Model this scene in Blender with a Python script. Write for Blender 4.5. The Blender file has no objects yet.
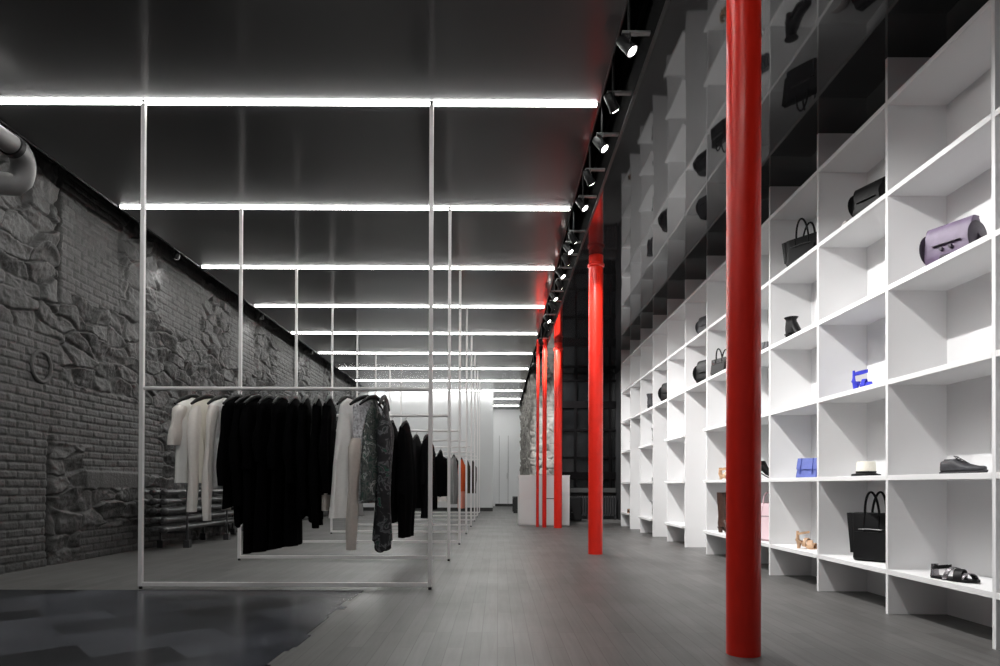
import bpy, math, random
import numpy as np
from mathutils import Vector, Matrix

S = bpy.context.scene
COL = S.collection
PI = math.pi
random.seed(7)

# ------------------------------------------------------------------ camera
CAM_H = 0.7477
cd = bpy.data.cameras.new('camera')
cam = bpy.data.objects.new('camera', cd)
COL.objects.link(cam)
S.camera = cam
cd.sensor_fit = 'HORIZONTAL'
cd.sensor_width = 36.0
cd.lens = 667.0 * 36.0 / 1000.0
cd.shift_x = 0.0
cd.shift_y = (480.917 - 333.0) / 1000.0       # architectural lens, front raised
cd.clip_start = 0.05
cd.clip_end = 100
yaw, pit, rol = -0.0031, -0.0069, 0.0032
_Ry = np.array([[math.cos(yaw), 0, math.sin(yaw)], [0, 1, 0], [-math.sin(yaw), 0, math.cos(yaw)]])
_Rx = np.array([[1, 0, 0], [0, math.cos(pit), -math.sin(pit)], [0, math.sin(pit), math.cos(pit)]])
_Rz = np.array([[math.cos(rol), -math.sin(rol), 0], [math.sin(rol), math.cos(rol), 0], [0, 0, 1]])
_R = _Rz @ _Rx @ _Ry
def _w(r):
    return Vector((r[0], r[2], -r[1]))
_r, _u, _b = _w(_R[0]), -_w(_R[1]), -_w(_R[2])
M = Matrix(((_r.x, _u.x, _b.x, 0), (_r.y, _u.y, _b.y, 0), (_r.z, _u.z, _b.z, CAM_H), (0, 0, 0, 1)))
cam.matrix_world = M

# ------------------------------------------------------------------ world, exposure
w = bpy.data.worlds.new('world')
S.world = w
w.use_nodes = True
w.node_tree.nodes['Background'].inputs[0].default_value = (0.75, 0.85, 1.0, 1)
w.node_tree.nodes['Background'].inputs[1].default_value = 0.07
S.view_settings.view_transform = 'Standard'
S.view_settings.look = 'None'
S.view_settings.gamma = 1.0
S.view_settings.use_curve_mapping = False
S.view_settings.exposure = 0.0
S.cycles.use_denoising = True
S.cycles.max_bounces = 8
S.cycles.diffuse_bounces = 5
S.cycles.glossy_bounces = 4
S.cycles.sample_clamp_indirect = 3.0
S.cycles.sample_clamp_direct = 12.0
STRIP_E = 64.0          # emission of the ceiling light strips
SPOT_W = 120.0          # each track spotlight
WALLSPOT_W = 16.0      # small spots at the brick wall

# ------------------------------------------------------------------ dimensions
H = 3.5                 # main stretched ceiling
HS = 3.28               # lower ceiling over the shelves
Z1, DZ = 4.7859, 1.8205  # first rack and rack pitch (depth)
XL, XR = -2.5542, -0.4851
XS, ZA, DC = 2.2889, 3.9193, 0.8482   # shelf fronts, first divider, bay pitch
SH = [0.2625, 0.816, 1.3769, 1.9318, 2.4881, 3.0253]
SDEP = 0.36
XE = 0.72               # right end of strips and main ceiling
XSOF = 0.885            # edge of lower ceiling
XCL = -3.77             # left end of main ceiling
END = 24.1

# ------------------------------------------------------------------ materials
def mat(name, col, rough=0.5, metal=0.0, spec=0.5, noise=None, bump=None, emit=None):
    m = bpy.data.materials.new(name)
    m.use_nodes = True
    nt = m.node_tree
    b = nt.nodes['Principled BSDF']
    b.inputs['Base Color'].default_value = (*col, 1)
    b.inputs['Roughness'].default_value = rough
    b.inputs['Metallic'].default_value = metal
    b.inputs['Specular IOR Level'].default_value = spec
    tc = nt.nodes.new('ShaderNodeTexCoord')
    if noise:
        sc, amt = noise
        n = nt.nodes.new('ShaderNodeTexNoise')
        n.inputs['Scale'].default_value = sc
        n.inputs['Detail'].default_value = 5
        nt.links.new(tc.outputs['Object'], n.inputs['Vector'])
        r = nt.nodes.new('ShaderNodeMapRange')
        r.inputs['From Min'].default_value = 0.3
        r.inputs['From Max'].default_value = 0.7
        r.inputs['To Min'].default_value = 1 - amt
        r.inputs['To Max'].default_value = 1 + amt
        nt.links.new(n.outputs['Fac'], r.inputs['Value'])
        x = nt.nodes.new('ShaderNodeVectorMath')
        x.operation = 'SCALE'
        x.inputs[0].default_value = col
        nt.links.new(r.outputs['Result'], x.inputs['Scale'])
        nt.links.new(x.outputs['Vector'], b.inputs['Base Color'])
    if bump:
        sc, st, dist = bump
        n = nt.nodes.new('ShaderNodeTexNoise')
        n.inputs['Scale'].default_value = sc
        n.inputs['Detail'].default_value = 6
        nt.links.new(tc.outputs['Object'], n.inputs['Vector'])
        bp = nt.nodes.new('ShaderNodeBump')
        bp.inputs['Strength'].default_value = st
        bp.inputs['Distance'].default_value = dist
        nt.links.new(n.outputs['Fac'], bp.inputs['Height'])
        nt.links.new(bp.outputs['Normal'], b.inputs['Normal'])
    if emit:
        b.inputs['Emission Color'].default_value = (*emit[0], 1)
        b.inputs['Emission Strength'].default_value = emit[1]
    return m

M_white = mat('white_lacquer', (0.80, 0.80, 0.80), 0.45, noise=(3, 0.01))
M_shelf = mat('white_shelf_board', (0.80, 0.80, 0.805), 0.5, noise=(2.0, 0.012), bump=(160, 0.05, 0.001))
M_frame = mat('white_painted_steel', (0.74, 0.72, 0.72), 0.35, noise=(20, 0.02))
M_wallw = mat('white_plaster', (0.78, 0.79, 0.80), 0.55, noise=(1.5, 0.015), bump=(60, 0.05, 0.002))
M_partition = mat('pale_grey_partition_paint', (0.56, 0.57, 0.58), 0.6, noise=(1.5, 0.015))
M_black = mat('black_paint', (0.008, 0.008, 0.009), 0.6, noise=(6, 0.2))
M_blackmetal = mat('black_metal', (0.006, 0.006, 0.0065), 0.5, metal=0.0, spec=0.25, noise=(30, 0.1))
M_matte = mat('matte_black', (0.004, 0.004, 0.004), 1.0, spec=0.02, noise=(6, 0.2))
M_trim = mat('grey_metal_trim', (0.12, 0.12, 0.12), 0.4, metal=0.6, noise=(30, 0.05))
M_red = mat('red_gloss_paint', (0.72, 0.022, 0.011), 0.30, spec=0.35, noise=(9, 0.06), bump=(14, 0.2, 0.003))
M_ledtube = mat('lit_diffuser', (0.9, 0.9, 0.9), 0.4, emit=((1.0, 1.0, 0.97), STRIP_E))
M_lens = mat('lit_lamp_lens', (0.9, 0.9, 0.9), 0.2, emit=((1.0, 0.97, 0.93), 60.0))
M_wlens = mat('lit_small_lamp_lens', (0.9, 0.9, 0.9), 0.2, emit=((1.0, 0.95, 0.9), 0.8))
M_glassdark = mat('dark_window_glass', (0.003, 0.0033, 0.0036), 0.10, spec=0.3, noise=(1.2, 0.5))
M_winframe = mat('dark_window_frame', (0.002, 0.0018, 0.002), 0.8, spec=0.03, noise=(8, 0.2))
M_sill = mat('grey_sill', (0.03, 0.03, 0.03), 0.7, spec=0.2, noise=(8, 0.1))
M_iron = mat('black_cast_iron', (0.03, 0.03, 0.032), 0.42, metal=0.2, noise=(20, 0.2), bump=(60, 0.2, 0.002))
M_pipe = mat('grey_duct_metal', (0.13, 0.127, 0.127), 0.5, metal=0.2, noise=(10, 0.1))
M_kick = mat('dark_kick_board', (0.02, 0.02, 0.02), 0.6, noise=(8, 0.2))
M_seam = mat('grey_joint', (0.12, 0.12, 0.12), 0.7, noise=(20, 0.1))

def mirror_black(name, wav, rough, base=(0.014, 0.014, 0.015), ior=1.5, coat=0.0):
    m = bpy.data.materials.new(name)
    m.use_nodes = True
    nt = m.node_tree
    b = nt.nodes['Principled BSDF']
    b.inputs['Base Color'].default_value = (*base, 1)
    b.inputs['Roughness'].default_value = rough
    b.inputs['IOR'].default_value = ior
    b.inputs['Coat Weight'].default_value = coat
    b.inputs['Coat Roughness'].default_value = 0.13
    b.inputs['Coat IOR'].default_value = 1.45
    tc = nt.nodes.new('ShaderNodeTexCoord')
    n = nt.nodes.new('ShaderNodeTexNoise')
    n.inputs['Scale'].default_value = 0.8
    n.inputs['Detail'].default_value = 1
    nt.links.new(tc.outputs['Object'], n.inputs['Vector'])
    bp = nt.nodes.new('ShaderNodeBump')
    bp.inputs['Strength'].default_value = 1.0
    bp.inputs['Distance'].default_value = wav
    nt.links.new(n.outputs['Fac'], bp.inputs['Height'])
    nt.links.new(bp.outputs['Normal'], b.inputs['Normal'])
    return m
M_ceil = mirror_black('black_stretch_ceiling', 0.0003, 0.40, base=(0.014,0.014,0.015), ior=1.38, coat=1.0)
M_soffit = mirror_black('black_gloss_soffit', 0.006, 0.03, ior=1.42)

def wood_floor():
    m = bpy.data.materials.new('grey_plank_floor')
    m.use_nodes = True
    nt = m.node_tree
    L = nt.links.new
    b = nt.nodes['Principled BSDF']
    tc = nt.nodes.new('ShaderNodeTexCoord')
    sp = nt.nodes.new('ShaderNodeSeparateXYZ')
    L(tc.outputs['Object'], sp.inputs[0])
    cb = nt.nodes.new('ShaderNodeCombineXYZ')
    L(sp.outputs['Y'], cb.inputs['X'])
    L(sp.outputs['X'], cb.inputs['Y'])
    br = nt.nodes.new('ShaderNodeTexBrick')
    br.offset = 0.37
    br.offset_frequency = 3
    br.inputs['Scale'].default_value = 1.0
    br.inputs['Brick Width'].default_value = 0.85
    br.inputs['Row Height'].default_value = 0.078
    br.inputs['Mortar Size'].default_value = 0.0019
    br.inputs['Mortar Smooth'].default_value = 0.1
    br.inputs['Color1'].default_value = (0.082, 0.080, 0.078, 1)
    br.inputs['Color2'].default_value = (0.112, 0.109, 0.106, 1)
    br.inputs['Mortar'].default_value = (0.05, 0.048, 0.047, 1)
    L(cb.outputs[0], br.inputs['Vector'])
    mp = nt.nodes.new('ShaderNodeMapping')
    mp.inputs['Scale'].default_value = (38, 2.2, 1)
    L(tc.outputs['Object'], mp.inputs['Vector'])
    n = nt.nodes.new('ShaderNodeTexNoise')
    n.inputs['Scale'].default_value = 1.0
    n.inputs['Detail'].default_value = 6
    n.inputs['Distortion'].default_value = 0.8
    L(mp.outputs[0], n.inputs['Vector'])
    r = nt.nodes.new('ShaderNodeMapRange')
    r.inputs['From Min'].default_value = 0.3
    r.inputs['From Max'].default_value = 0.7
    r.inputs['To Min'].default_value = 0.86
    r.inputs['To Max'].default_value = 1.12
    L(n.outputs['Fac'], r.inputs['Value'])
    x = nt.nodes.new('ShaderNodeVectorMath')
    x.operation = 'SCALE'
    L(br.outputs['Color'], x.inputs[0])
    L(r.outputs[0], x.inputs['Scale'])
    L(x.outputs['Vector'], b.inputs['Base Color'])
    n2 = nt.nodes.new('ShaderNodeTexNoise')
    n2.inputs['Scale'].default_value = 1.6
    n2.inputs['Detail'].default_value = 4
    L(tc.outputs['Object'], n2.inputs['Vector'])
    r2 = nt.nodes.new('ShaderNodeMapRange')
    r2.inputs['To Min'].default_value = 0.36
    r2.inputs['To Max'].default_value = 0.56
    L(n2.outputs['Fac'], r2.inputs['Value'])
    L(r2.outputs[0], b.inputs['Roughness'])
    bp = nt.nodes.new('ShaderNodeBump')
    bp.inputs['Strength'].default_value = 0.25
    bp.inputs['Distance'].default_value = 0.001
    L(n.outputs['Fac'], bp.inputs['Height'])
    L(bp.outputs['Normal'], b.inputs['Normal'])
    return m
M_wood = wood_floor()

def stone_floor():
    m = bpy.data.materials.new('dark_slate_tiles')
    m.use_nodes = True
    nt = m.node_tree
    L = nt.links.new
    b = nt.nodes['Principled BSDF']
    tc = nt.nodes.new('ShaderNodeTexCoord')
    mp = nt.nodes.new('ShaderNodeMapping')
    mp.inputs['Rotation'].default_value = (0, 0, math.radians(-42))
    L(tc.outputs['Object'], mp.inputs['Vector'])
    br = nt.nodes.new('ShaderNodeTexBrick')
    br.offset = 0.5
    br.inputs['Scale'].default_value = 1.0
    br.inputs['Brick Width'].default_value = 0.62
    br.inputs['Row Height'].default_value = 0.30
    br.inputs['Mortar Size'].default_value = 0.005
    br.inputs['Color1'].default_value = (0.006, 0.007, 0.009, 1)
    br.inputs['Color2'].default_value = (0.075, 0.080, 0.095, 1)
    br.inputs['Mortar'].default_value = (0.004, 0.004, 0.005, 1)
    L(mp.outputs[0], br.inputs['Vector'])
    n = nt.nodes.new('ShaderNodeTexNoise')
    n.inputs['Scale'].default_value = 2.4
    n.inputs['Detail'].default_value = 5
    L(tc.outputs['Object'], n.inputs['Vector'])
    r = nt.nodes.new('ShaderNodeMapRange')
    r.inputs['From Min'].default_value = 0.3
    r.inputs['From Max'].default_value = 0.7
    r.inputs['To Min'].default_value = 0.7
    r.inputs['To Max'].default_value = 1.3
    L(n.outputs['Fac'], r.inputs['Value'])
    x = nt.nodes.new('ShaderNodeVectorMath')
    x.operation = 'SCALE'
    L(br.outputs['Color'], x.inputs[0])
    L(r.outputs[0], x.inputs['Scale'])
    L(x.outputs['Vector'], b.inputs['Base Color'])
    b.inputs['Roughness'].default_value = 0.22
    b.inputs['Specular IOR Level'].default_value = 0.35
    return m
M_slate = stone_floor()

def masonry(name, base, var, rough):
    m = bpy.data.materials.new(name)
    m.use_nodes = True
    nt = m.node_tree
    L = nt.links.new
    b = nt.nodes['Principled BSDF']
    tc = nt.nodes.new('ShaderNodeTexCoord')
    n = nt.nodes.new('ShaderNodeTexNoise')
    n.inputs['Scale'].default_value = 5.0
    n.inputs['Detail'].default_value = 8
    L(tc.outputs['Object'], n.inputs['Vector'])
    r = nt.nodes.new('ShaderNodeValToRGB')
    r.color_ramp.elements[0].position = 0.3
    r.color_ramp.elements[0].color = (*[c * (1 - var) for c in base], 1)
    r.color_ramp.elements[1].position = 0.7
    r.color_ramp.elements[1].color = (*[min(1, c * (1 + var)) for c in base], 1)
    L(n.outputs['Fac'], r.inputs['Fac'])
    L(r.outputs['Color'], b.inputs['Base Color'])
    b.inputs['Roughness'].default_value = rough
    n2 = nt.nodes.new('ShaderNodeTexNoise')
    n2.inputs['Scale'].default_value = 34.0
    n2.inputs['Detail'].default_value = 7
    n2.inputs['Roughness'].default_value = 0.65
    L(tc.outputs['Object'], n2.inputs['Vector'])
    bp = nt.nodes.new('ShaderNodeBump')
    bp.inputs['Strength'].default_value = 0.7
    bp.inputs['Distance'].default_value = 0.012
    L(n2.outputs['Fac'], bp.inputs['Height'])
    L(bp.outputs['Normal'], b.inputs['Normal'])
    return m
M_brick = masonry('charcoal_painted_masonry', (0.039, 0.0385, 0.038), 0.25, 0.6)
M_stone = masonry('grey_rubble_stone', (0.20, 0.19, 0.175), 0.55, 0.8)

# ------------------------------------------------------------------ mesh builder
class MB:
    def __init__(s):
        s.v, s.f = [], []
    def add(s, vs, fs):
        o = len(s.v)
        s.v += [tuple(p) for p in vs]
        s.f += [tuple(i + o for i in q) for q in fs]
        return s
    def box(s, x0, x1, y0, y1, z0, z1):
        v = [(x0, y0, z0), (x1, y0, z0), (x1, y1, z0), (x0, y1, z0), (x0, y0, z1), (x1, y0, z1), (x1, y1, z1), (x0, y1, z1)]
        return s.add(v, [(0, 3, 2, 1), (4, 5, 6, 7), (0, 1, 5, 4), (1, 2, 6, 5), (2, 3, 7, 6), (3, 0, 4, 7)])
    def quad(s, a, b, c, d):
        return s.add([a, b, c, d], [(0, 1, 2, 3)])
    def loft(s, rings, cap0=True, cap1=True, closed=True):
        n = len(rings[0])
        vs = [p for r in rings for p in r]
        fs = []
        for i in range(len(rings) - 1):
            for j in range(n if closed else n - 1):
                k = (j + 1) % n
                fs.append((i * n + j, i * n + k, (i + 1) * n + k, (i + 1) * n + j))
        if cap0:
            fs.append(tuple(reversed(range(n))))
        if cap1:
            fs.append(tuple((len(rings) - 1) * n + j for j in range(n)))
        return s.add(vs, fs)
    def tube(s, pts, r, n=10, caps=True, flat=1.0):
        pts = [Vector(p) for p in pts]
        rs = r if isinstance(r, (list, tuple)) else [r] * len(pts)
        rings = []
        up = None
        for i, p in enumerate(pts):
            a = pts[max(0, i - 1)]
            c = pts[min(len(pts) - 1, i + 1)]
            t = (c - a).normalized()
            if up is None:
                up = Vector((0, 0, 1)) if abs(t.z) < 0.9 else Vector((1, 0, 0))
            x = up.cross(t)
            if x.length < 1e-5:
                x = Vector((1, 0, 0)).cross(t)
            x.normalize()
            y = t.cross(x).normalized()
            up = y
            rings.append([tuple(p + x * math.cos(2 * PI * k / n) * rs[i] + y * math.sin(2 * PI * k / n) * rs[i] * flat) for k in range(n)])
        return s.loft(rings, caps, caps)
    def lathe(s, prof, c=(0, 0, 0), n=24, axis='z'):
        rings = []
        for r, h in prof:
            ring = []
            for k in range(n):
                a = 2 * PI * k / n
                p = (r * math.cos(a), r * math.sin(a), h)
                if axis == 'x':
                    p = (h, p[0], p[1])
                elif axis == 'y':
                    p = (p[1], h, p[0])
                ring.append((c[0] + p[0], c[1] + p[1], c[2] + p[2]))
            rings.append(ring)
        return s.loft(rings, True, True)
    def prism(s, poly, z0, z1):
        n = len(poly)
        return s.add([(x, y, z0) for x, y in poly] + [(x, y, z1) for x, y in poly],
                     [tuple(reversed(range(n))), tuple(range(n, 2 * n))] + [(i, (i + 1) % n, n + (i + 1) % n, n + i) for i in range(n)])
    def mesh(s, name, m, smooth=False):
        me = bpy.data.meshes.new(name)
        me.from_pydata(s.v, [], s.f)
        me.update()
        me.materials.append(m)
        if smooth:
            me.polygons.foreach_set('use_smooth', [True] * len(me.polygons))
            try:
                me.set_sharp_from_angle(angle=math.radians(50))
            except Exception:
                pass
        return me
    def build(s, name, m, parent=None, smooth=False, bevel=0, sub=0, loc=None, rot=None):
        o = bpy.data.objects.new(name, s.mesh(name, m, smooth))
        COL.objects.link(o)
        if parent is not None:
            o.parent = parent
        if loc:
            o.location = loc
        if rot:
            o.rotation_euler = rot
        if bevel:
            b = o.modifiers.new('bevel', 'BEVEL')
            b.width = bevel
            b.segments = 2
            b.limit_method = 'ANGLE'
        if sub:
            b = o.modifiers.new('subdivision', 'SUBSURF')
            b.levels = sub
            b.render_levels = sub
        return o

def tag(o, label, cat, group=None, kind=None):
    if label: o['label'] = label
    if cat: o['category'] = cat
    if group: o['group'] = group
    if kind: o['kind'] = kind
    return o
def thing(name, label, cat, loc=(0, 0, 0), rz=0.0, group=None):
    o = bpy.data.objects.new(name, None)
    COL.objects.link(o)
    o.empty_display_size = 0.1
    o.location = loc
    o.rotation_euler = (0, 0, rz)
    return tag(o, label, cat, group)
def struct(name, mb, m, **k):
    o = mb.build(name, m, **k)
    o['kind'] = 'structure'
    return o
def copy_tree(o, parent=None):
    c = o.copy()
    COL.objects.link(c)
    if parent is not None:
        c.parent = parent
    for ch in list(o.children):
        copy_tree(ch, c)
    return c
ORD = ['nearest', 'second', 'third', 'fourth', 'fifth', 'sixth', 'seventh', 'eighth', 'ninth', 'tenth', 'eleventh',
       'twelfth', 'thirteenth', 'fourteenth', 'fifteenth', 'sixteenth']

# ------------------------------------------------------------------ floor
struct('floor', MB().box(-4.4, 3.2, -1.5, END + 0.3, -0.1, 0), M_wood)
rr = random.Random(3)
poly = [(-4.02, 1.2), (-4.02, 4.72), (-1.0, 4.72)]
y = 4.72
x = -1.0
while y > 1.3:
    y2 = y - 0.078 * rr.choice([1, 2, 3])
    x2 = -0.95 + rr.uniform(-0.035, 0.035)
    poly += [(x2, y), (x2, y2)]
    y = y2
poly += [(-0.95, 1.2)]
struct('floor', MB().prism(list(reversed(poly)), -0.002, 0.003), M_slate)

# ------------------------------------------------------------------ ceilings
struct('ceiling', MB().box(XCL, XE, -1.5, END, H, H + 0.03), M_ceil)
struct('ceiling', MB().box(XSOF, 2.75, -1.5, 15.04, HS, HS + 0.03), M_soffit)
struct('ceiling', MB().box(-4.4, 3.2, -1.5, END + 0.3, 4.0, 4.1), M_black)
struct('trim_1', MB().box(XSOF - 0.012, XSOF, -1.5, 15.04, HS - 0.004, HS + 0.30), M_matte)
struct('trim_2', MB().box(XSOF - 0.018, XSOF + 0.002, -1.5, 15.04, HS - 0.006, HS - 0.001), M_blackmetal)
struct('trim_3', MB().box(XE, XE + 0.008, -1.5, END, H - 0.004, H + 0.25), M_trim)
struct('trim_4', MB().box(XCL - 0.01, XCL, -1.5, END, H - 0.012, H + 0.12), M_black)
struct('trim_5', MB().box(XE + 0.008, XSOF - 0.012, -1.5, END, H + 0.18, H + 0.2), M_matte)

# ------------------------------------------------------------------ masonry walls
def hash2(i, j, k=0):
    v = np.sin(i * 127.1 + j * 311.7 + k * 74.7) * 43758.5453
    return v - np.floor(v)
def vnoise(x, y, k=0):
    xi, yi = np.floor(x), np.floor(y)
    u, v = x - xi, y - yi
    u = u * u * (3 - 2 * u)
    v = v * v * (3 - 2 * v)
    a = hash2(xi, yi, k); b = hash2(xi + 1, yi, k); c = hash2(xi, yi + 1, k); d = hash2(xi + 1, yi + 1, k)
    return (a * (1 - u) + b * u) * (1 - v) + (c * (1 - u) + d * u) * v
def fbm(x, y, k=0, o=4):
    r, a, t = 0, 0.5, 0
    for i in range(o):
        r = r + a * vnoise(x * 2 ** i, y * 2 ** i, k + i); t += a; a *= 0.5
    return r / t
def smooth(e0, e1, x):
    t = np.clip((x - e0) / (e1 - e0), 0, 1)
    return t * t * (3 - 2 * t)
def stones(y, z, cw=0.36, ch=0.17, k=0, relief=0.042):
    y = y + (fbm(y * 1.8, z * 1.8, 11 + k) - 0.5) * 0.26
    z = z + (fbm(y * 1.8, z * 1.8, 31 + k) - 0.5) * 0.20
    row = np.floor(z / ch)
    gx = y / cw + hash2(row, row * 0 + 3, k)
    gy = z / ch
    ci, cj = np.floor(gx), np.floor(gy)
    f1 = np.full(y.shape, 9.0); f2 = f1.copy()
    hid = f1 * 0; tx = f1 * 0; ty = f1 * 0
    gx0 = y / cw
    ci = np.floor(gx0)
    for dj in (-1, 0, 1):
        for di in (-2, -1, 0, 1, 2):
            a, b = ci + di, cj + dj
            off = hash2(b, b * 0 + 3, k)
            px = a + off + (hash2(a, b, k + 5) - 0.5) * 0.75
            py = b + 0.5 + (hash2(a, b, k + 9) - 0.5) * 0.65
            dx, dy = (gx0 - px), (gy - py)
            d = (np.abs(dx) ** 2.4 + np.abs(dy) ** 2.4) ** (1 / 2.4)
            m = d < f1
            f2 = np.where(m, f1, np.minimum(f2, d))
            hid = np.where(m, hash2(a, b, k + 13), hid)
            tx = np.where(m, dx * (hash2(a, b, k + 17) - 0.5), tx)
            ty = np.where(m, dy * (hash2(a, b, k + 19) - 0.35), ty)
            f1 = np.where(m, d, f1)
    e = smooth(0.0, 0.12, f2 - f1 + (fbm(y * 14, z * 14, 44) - 0.5) * 0.10)
    h = e * (0.35 + 0.9 * hid) * relief + e * (tx * 0.07 + ty * 0.11)
    h = h + (fbm(y * 6, z * 9, 51 + k) - 0.5) * 0.05 * (0.4 + 0.6 * e) + (fbm(y * 26, z * 26, 71) - 0.5) * 0.020
    return h
def bricks(y, z, bw=0.215, bh=0.072, k=0):
    z = z + (vnoise(y * 1.3, z * 1.3, 90 + k) - 0.5) * 0.02
    row = np.floor(z / bh)
    gx = y / bw + 0.5 * np.mod(row, 2) + (hash2(row, row * 0, 7) - 0.5) * 0.2
    i = np.floor(gx)
    fx = np.abs(gx - i - 0.5) * 2
    fz = np.abs(z / bh - row - 0.5) * 2
    e = (1 - smooth(0.86, 0.97, fx)) * (1 - smooth(0.72, 0.93, fz))
    return e * (0.008 + 0.007 * hash2(i, row, 21 + k)) + (fbm(y * 20, z * 20, 61) - 0.5) * 0.010 + (fbm(y * 3, z * 3, 64) - 0.5) * 0.02
def left_wall_height(y, z):
    n = (fbm(y * 3, z * 3, 5) - 0.5)
    h = stones(y, z)
    hb = bricks(y, z) + 0.012
    m = np.zeros(y.shape)
    def rect(y0, y1, z0, z1, jag=0.10, soft=0.02):
        a = np.minimum(np.minimum(y - y0, y1 - y), np.minimum(z - z0, z1 - z)) + n * jag
        return smooth(-soft, soft, a)
    for a, b, c, d in ((0.0, 6.1, -1, 1.15), (5.45, 6.25, 1.1, 2.12), (5.9, 8.1, 1.1, 1.68), (6.6, 8.2, 0.85, 1.12)):
        m = np.maximum(m, rect(a, b, c, d))
    m = np.maximum(m, rect(6.55, 9.0, -0.2, 0.33, 0.08))
    for a, b, z0 in ((6.24, 7.2, 2.58), (8.07, 9.2, 2.68), (10.2, 11.2, 2.6), (12.3, 13.3, 2.5), (14.5, 15.6, 2.6), (16.8, 17.8, 2.5)):
        m = np.maximum(m, rect(a, b, z0, 5, 0.05, 0.012))
    h = h * (1 - m) + hb * m
    blk = rect(6.64, 7.6, 0.70, 0.88, 0.02, 0.01)                        # dressed block let into the rubble
    h = h * (1 - blk) + (0.035 + (vnoise(y * 90, z * 2, 3) - 0.5) * 0.004) * blk
    crack = np.exp(-((y - 6.22 - n * 0.05) / 0.016) ** 2) * smooth(2.2, 2.5, z)
    crack2 = np.exp(-((y - 6.12 + n * 0.1) / 0.022) ** 2) * (1 - smooth(1.0, 1.3, z))
    return h - 0.06 * crack - 0.07 * crack2
ys = [1.0]
while ys[-1] < 19.7:
    ys.append(ys[-1] + max(0.007, ys[-1] * 0.0021))
ys = np.array(ys); zs = np.arange(-0.05, 4.02, 0.0095)
Yg, Zg = np.meshgrid(ys, zs, indexing='ij')
Xg = -4.12 + left_wall_height(Yg, Zg)
def grid_mesh(name, X, Y, Z, m, flip=False):
    a, b = X.shape
    me = bpy.data.meshes.new(name)
    co = np.stack([X, Y, Z], -1).reshape(-1, 3).astype(np.float32)
    i, j = np.meshgrid(np.arange(a - 1), np.arange(b - 1), indexing='ij')
    q = (i * b + j).ravel()
    fc = np.stack([q, q + b, q + b + 1, q + 1], -1)
    if flip:
        fc = fc[:, ::-1]
    nf = len(fc)
    me.vertices.add(len(co)); me.vertices.foreach_set('co', co.ravel())
    me.loops.add(nf * 4); me.loops.foreach_set('vertex_index', fc.ravel().astype(np.int32))
    me.polygons.add(nf)
    me.polygons.foreach_set('loop_start', np.arange(0, nf * 4, 4, dtype=np.int32))
    me.update(calc_edges=True)
    me.polygons.foreach_set('use_smooth', np.ones(nf, dtype=bool))
    me.materials.append(m)
    o = bpy.data.objects.new(name, me)
    COL.objects.link(o)
    return o
wl = grid_mesh('wall_left', Xg, Yg, Zg, M_brick)
wl['kind'] = 'structure'

# rubble pier beyond the cash desk: one face to the room front, one along the aisle
PX, PY = 0.87, 16.4
us = np.arange(0, 10.5, 0.02)           # 0..1.9 front face (right to left), then the side face going away
zs2 = np.arange(-0.05, 3.9, 0.02)
U, Zp = np.meshgrid(us, zs2, indexing='ij')
hh = stones(U * 1.0, Zp, 0.30, 0.20, 40, 0.08)
Xf = np.where(U < 1.3, PX + 1.3 - U, PX - hh * 0.8)
Yf = np.where(U < 1.3, PY - hh, PY + (U - 1.3))
o = grid_mesh('wall_right', Xf, Yf, Zp, M_stone)
o['kind'] = 'structure'

# plain walls
struct('wall_right', MB().box(XS + SDEP + 0.02, XS + SDEP + 0.12, -1.5, 15.3, 0, 4.0), M_black)
struct('wall_back', MB().box(-4.4, 1.6, END, END + 0.12, 0, 4.0), M_wallw)
struct('wall_partition', MB().box(-4.3, -0.142, 19.50, 19.7, 0.10, 3.50), M_partition)
struct('baseboard_partition', MB().box(-4.3, -0.15, 19.52, 19.68, 0, 0.10), M_kick)
struct('baseboard_back', MB().box(-0.1, 0.8, END - 0.02, END, 0, 0.09), M_kick)
# tall flush door in the back wall
d = MB()
d.box(0.05, 0.36, END - 0.03, END, 0.09, 2.55)
dr = struct('door_1', d, M_wallw)
MB().box(0.36, 0.372, END - 0.034, END, 0.09, 2.55).build('door_seam', M_seam, dr)
MB().box(0.04, 0.05, END - 0.034, END, 0.09, 2.55).build('door_seam', M_seam, dr)
MB().box(0.325, 0.335, END - 0.05, END - 0.03, 1.0, 1.2).build('door_handle', M_seam, dr)
struct('door_2', MB().box(0.385, 0.66, END - 0.03, END, 0.09, 2.55), M_wallw)

# dark windows on the wall behind the columns
WY = 15.04
struct('wall_window', MB().box(1.30, XS + SDEP + 0.1, WY, WY + 0.1, 0, 0.66), M_black)
struct('trim_6', MB().box(1.34, XS + SDEP, WY - 0.10, WY, 0.60, 0.70), M_sill)
wn = struct('window_1', MB().box(1.42, XS + SDEP, WY + 0.05, WY + 0.07, 0.66, 4.0), M_glassdark)
f = MB()
for xx in (1.36, 1.72, 2.10, 2.50):
    f.box(xx, xx + 0.05, WY - 0.01, WY + 0.05, 0.66, 4.0)
for zz in (0.66, 0.90, 1.36, 1.98, 2.5, 3.1):
    f.box(1.36, XS + SDEP, WY - 0.015, WY + 0.05, zz, zz + (0.16 if zz == 0.9 or zz == 2.5 else 0.045))
f.build('window_frame', M_winframe, wn)
struct('trim_7', MB().box(1.28, 1.40, WY - 0.06, WY + 0.1, 0, 4.0), M_winframe)

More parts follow.
